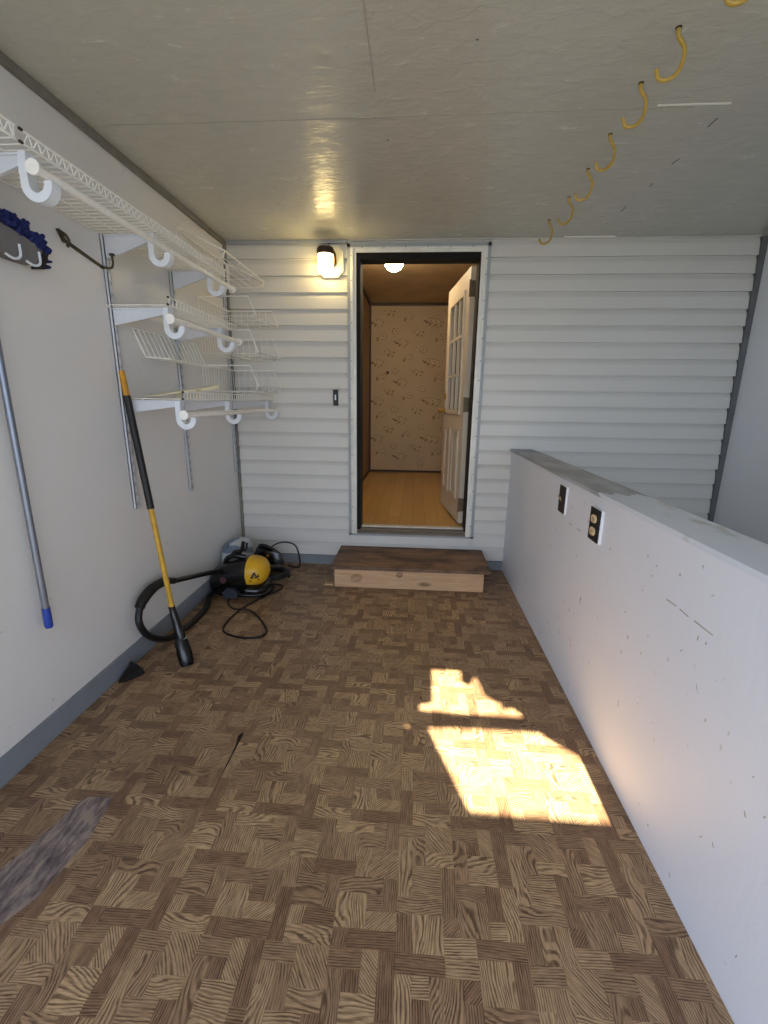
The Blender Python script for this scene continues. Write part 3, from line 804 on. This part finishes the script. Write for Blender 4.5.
for t in (.45, .58, .70):
    bm = bmesh.new()
    c = Vector((-1.325, 2.16, 0)).lerp(Vector((-1.06, 2.40, 0)), t)-Vector((O.x, O.y, 0))
    prism(bm, [c+Vector((-.012, 0, .0)), c+Vector((.012, 0, .0)), c+Vector((.016, 0, .030)), c+Vector((-.004, 0, .030))], (0, -.004, 0), (0, .004, 0))
    link('rib', bm, M['cream'], tr)

# ------------------------------------------------------------------ flat mop hung on the wall
mp = thing('flat_mop', 'grey pole mop with blue chenille head hung on the left wall', 'mop', (-1.345, 1.425, .46))
O = Vector(mp.location)
bm = bmesh.new(); tube(bm, [(0, 0, .075), (0, .0, 1.37)], .0115, 14); link('pole', bm, M['steel'], mp, True)
bm = bmesh.new(); tube(bm, [(0, .0, -.005), (0, 0, .004), (0, .0, .075)], [.0115, .0138, .0138], 14); link('end_cap', bm, M['blue'], mp, True)
bm = bmesh.new()
hc = Vector((-1.342, 1.375, 1.81))-O
rings = []
for k in range(13):
    t = -1+2*k/12; y = .30*t; hh_ = .062*(1-abs(t)**4)**.5+.006
    zoff = -.03*abs(t)**2
    rings.append([hc+Vector((-.035, y, zoff-hh_)), hc+Vector((.012, y, zoff-hh_*1.0)), hc+Vector((.016, y, zoff+hh_*.3)), hc+Vector((-.035, y, zoff+hh_))])
loft(bm, rings); link('head_plate', bm, M['greyfoam'], mp, True)
bm = bmesh.new()
rs2 = random.Random(3)
def strand(p, d, l, r):
    q = [p+d*(l*i/3) for i in range(4)]
    tube(bm, q, [r*.8, r, r, r*.6], 6)
for k in range(420):
    t = rs2.uniform(-1, 1); y = .30*t
    z = .052*(1-abs(t)**4)**.5-.03*t*t+rs2.uniform(-.030, .012)
    strand(hc+Vector((rs2.uniform(-.012, .016)+(.004 if z < .03 else 0), y, z)), Vector((rs2.uniform(.1, .7), t*.3+rs2.uniform(-.3, .3), rs2.uniform(.3, 1))).normalized(), rs2.uniform(.014, .024), rs2.uniform(.006, .009))
for sgn in (-1, 1):
    for k in range(16):
        z = -.075+.1*rs2.random()
        strand(hc+Vector((rs2.uniform(-.014, .014), sgn*(.275), z)), Vector((rs2.uniform(0, .3), sgn, rs2.uniform(-.3, .3))).normalized(), rs2.uniform(.02, .04), rs2.uniform(.005, .008))
link('chenille_fringe', bm, M['bluefringe'], mp, True)
bm = bmesh.new()
for k in range(9):
    z = -.085+.008*k
    tube(bm, [hc+Vector((.0, .235+.005*k, z)), hc+Vector((.018, .25+.005*k, z+.004)), hc+Vector((.016, .275+.004*k, z+.010))], .005, 6)
link('bristles', bm, M['matteblack'], mp)
for y in (.075, .165, .245, -.10, -.2):
    bm = bmesh.new(); tube(bm, smooth_path([hc+Vector((.017, y-.045, -.072)), hc+Vector((.022, y-.02, -.080)), hc+Vector((.022, y+.008, -.066)), hc+Vector((.017, y+.016, -.028))], 5), .0042, 6); link('clip', bm, M['white_plastic'], mp, True)

# tool hanger bar, dark metal
tb = thing('tool_hanger', 'dark bronze metal hanger bar on the left wall, between mop head and white standard', 'tool hanger', (WX, 1.93, 1.87))
bm = bmesh.new()
V = lambda y, z: (0, y-1.93, z-1.87)
prism(bm, [V(1.80, 1.912), V(1.815, 1.916), V(1.84, 1.888), V(2.045, 1.848), V(2.045, 1.836), V(1.838, 1.874), V(1.825, 1.872)], (.0003, 0, 0), (.006, 0, 0)); link('strap', bm, M['bronze'], tb)
bm = bmesh.new(); tube(bm, smooth_path([(.006, 1.808-1.93, 1.908-1.87), (.03, 1.812-1.93, 1.89-1.87), (.035, 1.818-1.93, 1.868-1.87), (.02, 1.825-1.93, 1.858-1.87)], 4), .006, 8); link('hook', bm, M['bronze'], tb, True)
bm = bmesh.new(); tube(bm, smooth_path([(.004, 2.04-1.93, 1.842-1.87), (.04, 2.046-1.93, 1.84-1.87), (.048, 2.05-1.93, 1.86-1.87), (.048, 2.05-1.93, 1.892-1.87)], 4), .005, 8)
tube(bm, [(.048, 2.05-1.93, 1.89-1.87), (.048, 2.05-1.93, 1.897-1.87)], .011, 10); link('hook', bm, M['bronze'], tb, True)

# ------------------------------------------------------------------ yellow and black pole brush leaning on the wall
br = thing('scrub_brush', 'long yellow and black pole with black brush head leaning on the wall', 'brush', (-1.10, 1.93, 0))
Pb = Vector((-1.10, 1.93, 0)); top = Vector((-1.340, 2.033, 1.412)); jn = Vector((-1.176, 1.955, .262))
dirv = (top-jn).normalized(); L = (top-jn).length
def seg(a, b, r, name, mat, r2=None):
    bm = bmesh.new(); tube(bm, [jn+dirv*L*a-Pb, jn+dirv*L*b-Pb], [r, r2 or r], 16); link(name, bm, M[mat], br, True)
seg(0, .46, .0125, 'lower_tube', 'yellow_tube'); seg(.45, .905, .0165, 'foam_grip', 'matteblack'); seg(.90, 1, .0145, 'top_sleeve', 'orange_yellow', .0125)
bm = bmesh.new(); tube(bm, smooth_path([jn+dirv*.03-Pb, jn-Pb, Vector((-1.158, 1.95, .19))-Pb, Vector((-1.141, 1.942, .125))-Pb], 3), [.016]*4+[.019]*3+[.024]*3, 14); link('socket', bm, M['black'], br, True)
bm = bmesh.new(); lathe(bm, [(.024, 0), (.0265, .002), (.0265, .008), (.024, .01)], n=16)
bmesh.ops.transform(bm, matrix=Matrix.Translation(Vector((-1.141, 1.943, .12))-Pb) @ Vector((-.1, -.05, 1)).normalized().to_track_quat('Z', 'Y').to_matrix().to_4x4(), verts=bm.verts[:]); link('collar', bm, M['white_plastic'], br, True)
bm = bmesh.new()
rings = []
ax0, ax1 = Vector((-1.146, 1.945, .14)), Vector((-1.098, 1.90, .0))
side = Vector((.78, .62, 0)); fwd = Vector((.3, -.38, .25)).normalized()
for t, w, th in ((0, .024, .020), (.25, .031, .026), (.55, .036, .030), (.85, .035, .028), (1, .029, .020)):
    c = ax0.lerp(ax1, t)
    rings.append([c+side*w*math.cos(a)+fwd*th*math.sin(a)-Pb for a in [i*math.pi/8 for i in range(16)]])
zmin = min(p.z for r in rings for p in r)
rings = [[Vector((p.x, p.y, max(p.z, .0008))) for p in r] for r in rings]
loft(bm, rings); link('brush_head', bm, M['black'], br, True)
bm = bmesh.new()
for k in range(90):
    t = rs2.uniform(.15, .98); c = ax0.lerp(ax1, t)+side*rs2.uniform(-.03, .03)-Pb-fwd*.02
    e = c-fwd*.025+Vector((0, 0, -.01))
    if (e+Pb).z > .001: tube(bm, [c, e], .0022, 4)
link('bristles', bm, M['matteblack'], br)

# ------------------------------------------------------------------ canister steam cleaner in the corner
sc = thing('steam_cleaner', 'black and yellow canister steam cleaner on the floor in the left corner', 'steam cleaner', (-1.135, 2.78, 0))
O = Vector(sc.location)
def ring(x, yc, zc, ry, rz, n=28, e=2.6):
    out = []
    for k in range(n):
        a = 2*math.pi*k/n; c, s = math.cos(a), math.sin(a)
        out.append(Vector((x, yc+ry*math.copysign(abs(c)**(2/e), c), max(.012, zc+rz*math.copysign(abs(s)**(2/e), s)))))
    return out
bm = bmesh.new()
loft(bm, [ring(-.212, 0, .085, .06, .05), ring(-.205, 0, .095, .09, .075), ring(-.175, 0, .105, .108, .092), ring(-.11, 0, .118, .116, .108), ring(-.04, 0, .128, .118, .122), ring(.03, 0, .132, .118, .128), ring(.05, 0, .132, .117, .127)])
link('body', bm, M['black'], sc, True)
bm = bmesh.new()
loft(bm, [ring(.045, 0, .055, .121, .048), ring(.11, 0, .052, .114, .044), ring(.155, 0, .05, .09, .04), ring(.172, 0, .05, .06, .03)]); 
loft(bm, [ring(-.20, 0, .03, .06, .022), ring(-.12, 0, .03, .120, .022), ring(.05, 0, .03, .124, .022), ring(.15, 0, .03, .10, .022), ring(.19, 0, .03, .05, .02)])
link('base', bm, M['black'], sc, True)
bm = bmesh.new()
def dome(x, s): return ring(x, 0, .168, .116*s, .098*s, e=2.2)
loft(bm, [dome(.048, 1.02), dome(.08, 1.0), dome(.11, .95), dome(.135, .84), dome(.155, .65), dome(.168, .38), dome(.172, .1)])
bvh = BVHTree.FromBMesh(bm)
dm = link('yellow_cover', bm, M['yellow'], sc, True)
# emblem: black peaked mark with a line beneath, following the curved cover
def wrap(poly, name):
    b = bmesh.new(); view = Vector((-.354, .873, -.337)).normalized()
    right = Vector((.927, .375, 0)).normalized(); up = right.cross(view).normalized()*-1
    if up.z < 0: up = -up
    c0 = Vector((.104, -.10, .165))-view*.6
    vs = []
    for (u, v) in [(1.3*a_, 1.3*b_) for a_, b_ in poly]:
        h, nrm, _, _ = bvh.ray_cast(c0+right*u+up*v, view)
        if h is None: b.free(); return None
        vs.append(b.verts.new(h-view*.004))
    b.faces.new(vs); bmesh.ops.triangulate(b, faces=b.faces[:])
    r = bmesh.ops.extrude_face_region(b, geom=b.faces[:])
    for g_ in r['geom']:
        if isinstance(g_, bmesh.types.BMVert): g_.co += view*.004
    return link(name, b, M['matteblack'], dm)
EM = [[(-.020,-.012),(-.004,.016),(.004,.020),(.014,-.004),(.006,-.004),(.001,.006),(-.006,-.012)], [(-.002,-.012),(.004,-.004),(.012,-.006),(.022,.010),(.026,-.004),(.018,-.012)], [(-.026,-.026),(.026,-.022),(.026,-.017),(-.026,-.021)]]
for e in EM: wrap(e, 'emblem')
bm = bmesh.new()   # side roundel and grey guard on the body front
tube(bm, [(-.10, -.108, .135), (-.10, -.122, .135)], .022, 16); link('round_knob', bm, plain('dark_red_badge', (92, 58, 58), .35), sc, True)
bm = bmesh.new(); loft(bm, [[Vector((x, y, z)) for x, z in ((-.085, .02), (-.02, .015), (.005, .05), (-.02, .085), (-.075, .085), (-.10, .055))] for y in (-.145, -.10)]); link('wheel_guard', bm, plain('grey_black_plastic', (58, 60, 70), .3), sc)
bm = bmesh.new(); tube(bm, smooth_path([(-.13, 0, .20), (-.10, -.02, .255), (-.04, -.02, .275), (.02, -.01, .262)], 4), .017, 10); link('carry_handle', bm, M['black'], sc, True)
bm = bmesh.new()
tube(bm, smooth_path([(-.03, -.01, .25), (-.015, -.01, .30), (.0, -.01, .32), (.012, -.01, .372)], 4), .013, 8)
tube(bm, smooth_path([(.0, -.01, .315), (.022, -.01, .312), (.032, -.01, .335), (.034, -.01, .365)], 4), .008, 8)
tube(bm, smooth_path([(-.015, -.01, .30), (-.05, -.01, .295), (-.075, -.01, .265)], 4), .016, 8)
link('cord_prongs', bm, M['black'], sc, True)
# hose with wand
hs = sc; O = Vector(sc.location)
wand = [(-1.26, 2.70, .19), (-1.30, 2.47, .245), (-1.31, 2.20, .318)]
bm = bmesh.new(); p = smooth_path(wand, 6); tube(bm, [q-O for q in p], [.0155]*len(p), 14); link('wand', bm, M['black'], hs, True)
bm = bmesh.new(); p = smooth_path([(-1.31, 2.22, .312), (-1.312, 2.13, .345), (-1.318, 2.03, .348), (-1.322, 1.95, .32), (-1.322, 1.92, .296)], 5); tube(bm, [q-O for q in p], [.018]*4+[.024]*6+[.026]*6+[.024]*(len(p)-16), 14); link('grip', bm, M['matteblack'], hs, True)
bm = bmesh.new(); p = smooth_path([(-1.322, 1.925, .30), (-1.318, 1.895, .235), (-1.315, 1.93, .15), (-1.31, 2.01, .075), (-1.30, 2.10, .030), (-1.285, 2.18, .022), (-1.27, 2.32, .02), (-1.275, 2.46, .018), (-1.30, 2.56, .018), (-1.325, 2.64, .019), (-1.32, 2.72, .03)], 14)
rr = [.0155+(.0018 if i % 2 else 0) for i in range(len(p))]
tube(bm, [q-O for q in p], rr, 12); link('flexible_hose', bm, M['rubber'], hs, True)
# coil of hose on the floor at the right of the cleaner
hc2 = thing('hose_coil', 'coiled black hose lying on the floor right of the steam cleaner', 'hose', (-1.03, 3.06, 0))
bm = bmesh.new(); pts = []
for k in range(97):
    a = 2*math.pi*k/48; pts.append((.115*math.cos(a)*(1-.10*k/96), .105*math.sin(a)*(1-.08*k/96), .0165+.034*k/96))
tube(bm, pts, [.0150+(.0016 if i % 2 else 0) for i in range(len(pts))], 10); link('hose', bm, M['rubber'], hc2, True)
# power cord
cd = [(-1.20,2.66),(-1.185,2.60),(-1.13,2.53),(-1.076,2.496),(-1.006,2.50),(-.933,2.44),(-.845,2.32),(-.812,2.24),(-.851,2.186),(-.943,2.182),(-1.038,2.22),(-1.078,2.285),(-1.081,2.414),(-1.05,2.56),(-.985,2.72),(-.925,2.81),(-.905,2.875),(-.93,2.915),(-.99,2.925)]
bm = bmesh.new(); p = smooth_path([(x, y, .0062) for x, y in cd], 8)
for i, q in enumerate(p): q.z += .0105*math.exp(-((i-26)/7)**2)
tube(bm, [q-Vector(sc.location) for q in p], .0058, 8); link('power_cord', bm, M['rubber'], sc, True)
# iron attachment
ir = thing('steam_iron', 'black clothes iron with silver soleplate resting on the hose coil behind the steam cleaner', 'iron', (-1.045, 3.06, .072))
Mi = Matrix.Rotation(math.radians(-8), 4, 'Z') @ Matrix.Rotation(math.radians(14), 4, 'Y')
def iron_obj(name, bm, mat, sm=True):
    bmesh.ops.transform(bm, matrix=Mi, verts=bm.verts[:]); bmesh.ops.translate(bm, verts=bm.verts[:], vec=(-.01, 0, .058)); return link(name, bm, mat, ir, sm)
def outline(z, s, n=10):
    P_ = []
    for k in range(n+1):
        t = k/n; x = -.10+.225*t; P_.append((x*s if x > 0 else x, .055*s*(1-t**2.4)**.7, z))
    return [Vector(p) for p in P_]+[Vector((x, -y, z)) for x, y, z in P_[::-1][1:]]
bm = bmesh.new(); loft(bm, [outline(0, 1), outline(.008, 1)]); iron_obj('soleplate', bm, M['silver'], False)
bm = bmesh.new(); loft(bm, [outline(.0085, .97), outline(.03, .95), outline(.06, .84), outline(.092, .62)]); iron_obj('body', bm, M['black'])
bm = bmesh.new(); tube(bm, smooth_path([(-.085, 0, .08), (-.085, 0, .098), (-.04, 0, .104), (.02, 0, .094), (.04, 0, .08)], 5), .016, 10); iron_obj('handle', bm, M['black'])
bm = bmesh.new(); tube(bm, [(.0, -.036, .06), (.0, -.05, .062)], .008, 10); iron_obj('dial', bm, M['orange_yellow'])
bm = bmesh.new(); 
p = smooth_path([(-1.08, 3.09, .185), (-1.03, 3.13, .235), (-.96, 3.17, .245), (-.89, 3.20, .21), (-.865, 3.22, .10), (-.875, 3.24, .03), (-.91, 3.27, .0075), (-.98, 3.30, .0075)], 7)
tube(bm, [q-Vector(ir.location) for q in p], .0062, 8); link('cord', bm, M['rubber'], ir, True)
# bag
bg = thing('plastic_bag', 'translucent white plastic bag with blue grey bands standing in the corner', 'bag', (-1.287, 3.062, 0))
bm = bmesh.new(); rings = []
for (z, s) in ((.001, .9), (.03, .99), (.10, 1.0), (.17, .99), (.225, .93), (.262, .80), (.284, .55), (.292, .2)):
    n = 28; r_ = []
    for k in range(n):
        a = 2*math.pi*k/n; c, s_ = math.cos(a), math.sin(a); wob = 1+.04*math.sin(5*a+z*30)
        r_.append(Vector((.085*s*wob*math.copysign(abs(c)**.6, c), .155*s*wob*math.copysign(abs(s_)**.6, s_), z)))
    rings.append(r_)
loft(bm, rings); link('bag', bm, M['bag'], bg, True)
bm = bmesh.new(); tube(bm, smooth_path([(-.03, -.12, .262), (-.03, -.08, .284), (-.01, -.03, .294), (0, .03, .292)], 4), .011, 8); link('folded_top', bm, plain('blue_grey_film', (120, 138, 158), .4), bg, True)

# crumpled black cloth by the baseboard
bm = bmesh.new()
base = [(-1.348,1.735),(-1.315,1.75),(-1.28,1.80),(-1.272,1.822),(-1.292,1.84),(-1.33,1.862),(-1.362,1.858),(-1.362,1.79)]
top_ = [(-1.345,1.74,.012),(-1.315,1.745,.022),(-1.29,1.79,.026),(-1.275,1.815,.03),(-1.295,1.83,.022),(-1.325,1.845,.03),(-1.352,1.85,.046),(-1.352,1.79,.02)]
loft(bm, [[Vector((x, y, .0006)) for x, y in base], [Vector((x*.7+tx*.3, y*.7+ty*.3, .008)) for (x, y), (tx, ty, tz) in zip(base, top_)], [Vector(p) for p in top_]])
bmesh.ops.triangulate(bm, faces=bm.faces[:]); bmesh.ops.subdivide_edges(bm, edges=bm.edges[:], cuts=1, use_grid_fill=True)
for v in bm.verts:
    if v.co.z > .004: v.co += Vector((rs2.uniform(-1, 1), rs2.uniform(-1, 1), rs2.uniform(-.5, 1)))*.004
tag(link('cloth', bm, M['darkcloth']), 'crumpled black cloth scrap on the floor against the grey baseboard', 'cloth')

# ------------------------------------------------------------------ light
W = bpy.data.worlds.new('sky'); S.world = W; W.use_nodes = True
nt = W.node_tree; nt.nodes.clear()
o_ = nt.nodes.new('ShaderNodeOutputWorld'); b_ = nt.nodes.new('ShaderNodeBackground')
b_.inputs[0].default_value = (.76, .88, 1.10, 1); b_.inputs[1].default_value = 3.6
nt.links.new(b_.outputs[0], o_.inputs[0])
sd = bpy.data.lights.new('sun', 'SUN'); sd.energy = 46; sd.angle = math.radians(.5); sd.color = (1, .89, .64)
so_ = bpy.data.objects.new('sun', sd); COL.objects.link(so_); so_.location = (1.5, -5, 6)
so_.rotation_euler = Vector((-.06, 1, -.9957)).to_track_quat('-Z', 'Y').to_euler()

# ------------------------------------------------------------------ camera
h, yaw, pitch, roll, f = 1.2913, -.0661, -.243, .0127, 445.2385
cy, sy, cp, sp = math.cos(yaw), math.sin(yaw), math.cos(pitch), math.sin(pitch)
fw = Vector((sy*cp, cy*cp, sp)); rt = Vector((cy, -sy, 0)); up = rt.cross(fw)
r2 = rt*math.cos(roll)+up*math.sin(roll); u2 = -rt*math.sin(roll)+up*math.cos(roll)
cam = bpy.data.cameras.new('camera'); co = bpy.data.objects.new('camera', cam); COL.objects.link(co)
mw = Matrix((r2, u2, -fw)).transposed().to_4x4(); mw.translation = (0, 0, h); co.matrix_world = mw
cam.sensor_fit = 'VERTICAL'; cam.sensor_height = 36; cam.lens = f/1024*36; cam.clip_start = .02
S.camera = co
vs = S.view_settings
vs.view_transform = 'Standard'; vs.look = 'None'; vs.gamma = 1; vs.use_curve_mapping = False; vs.exposure = 0
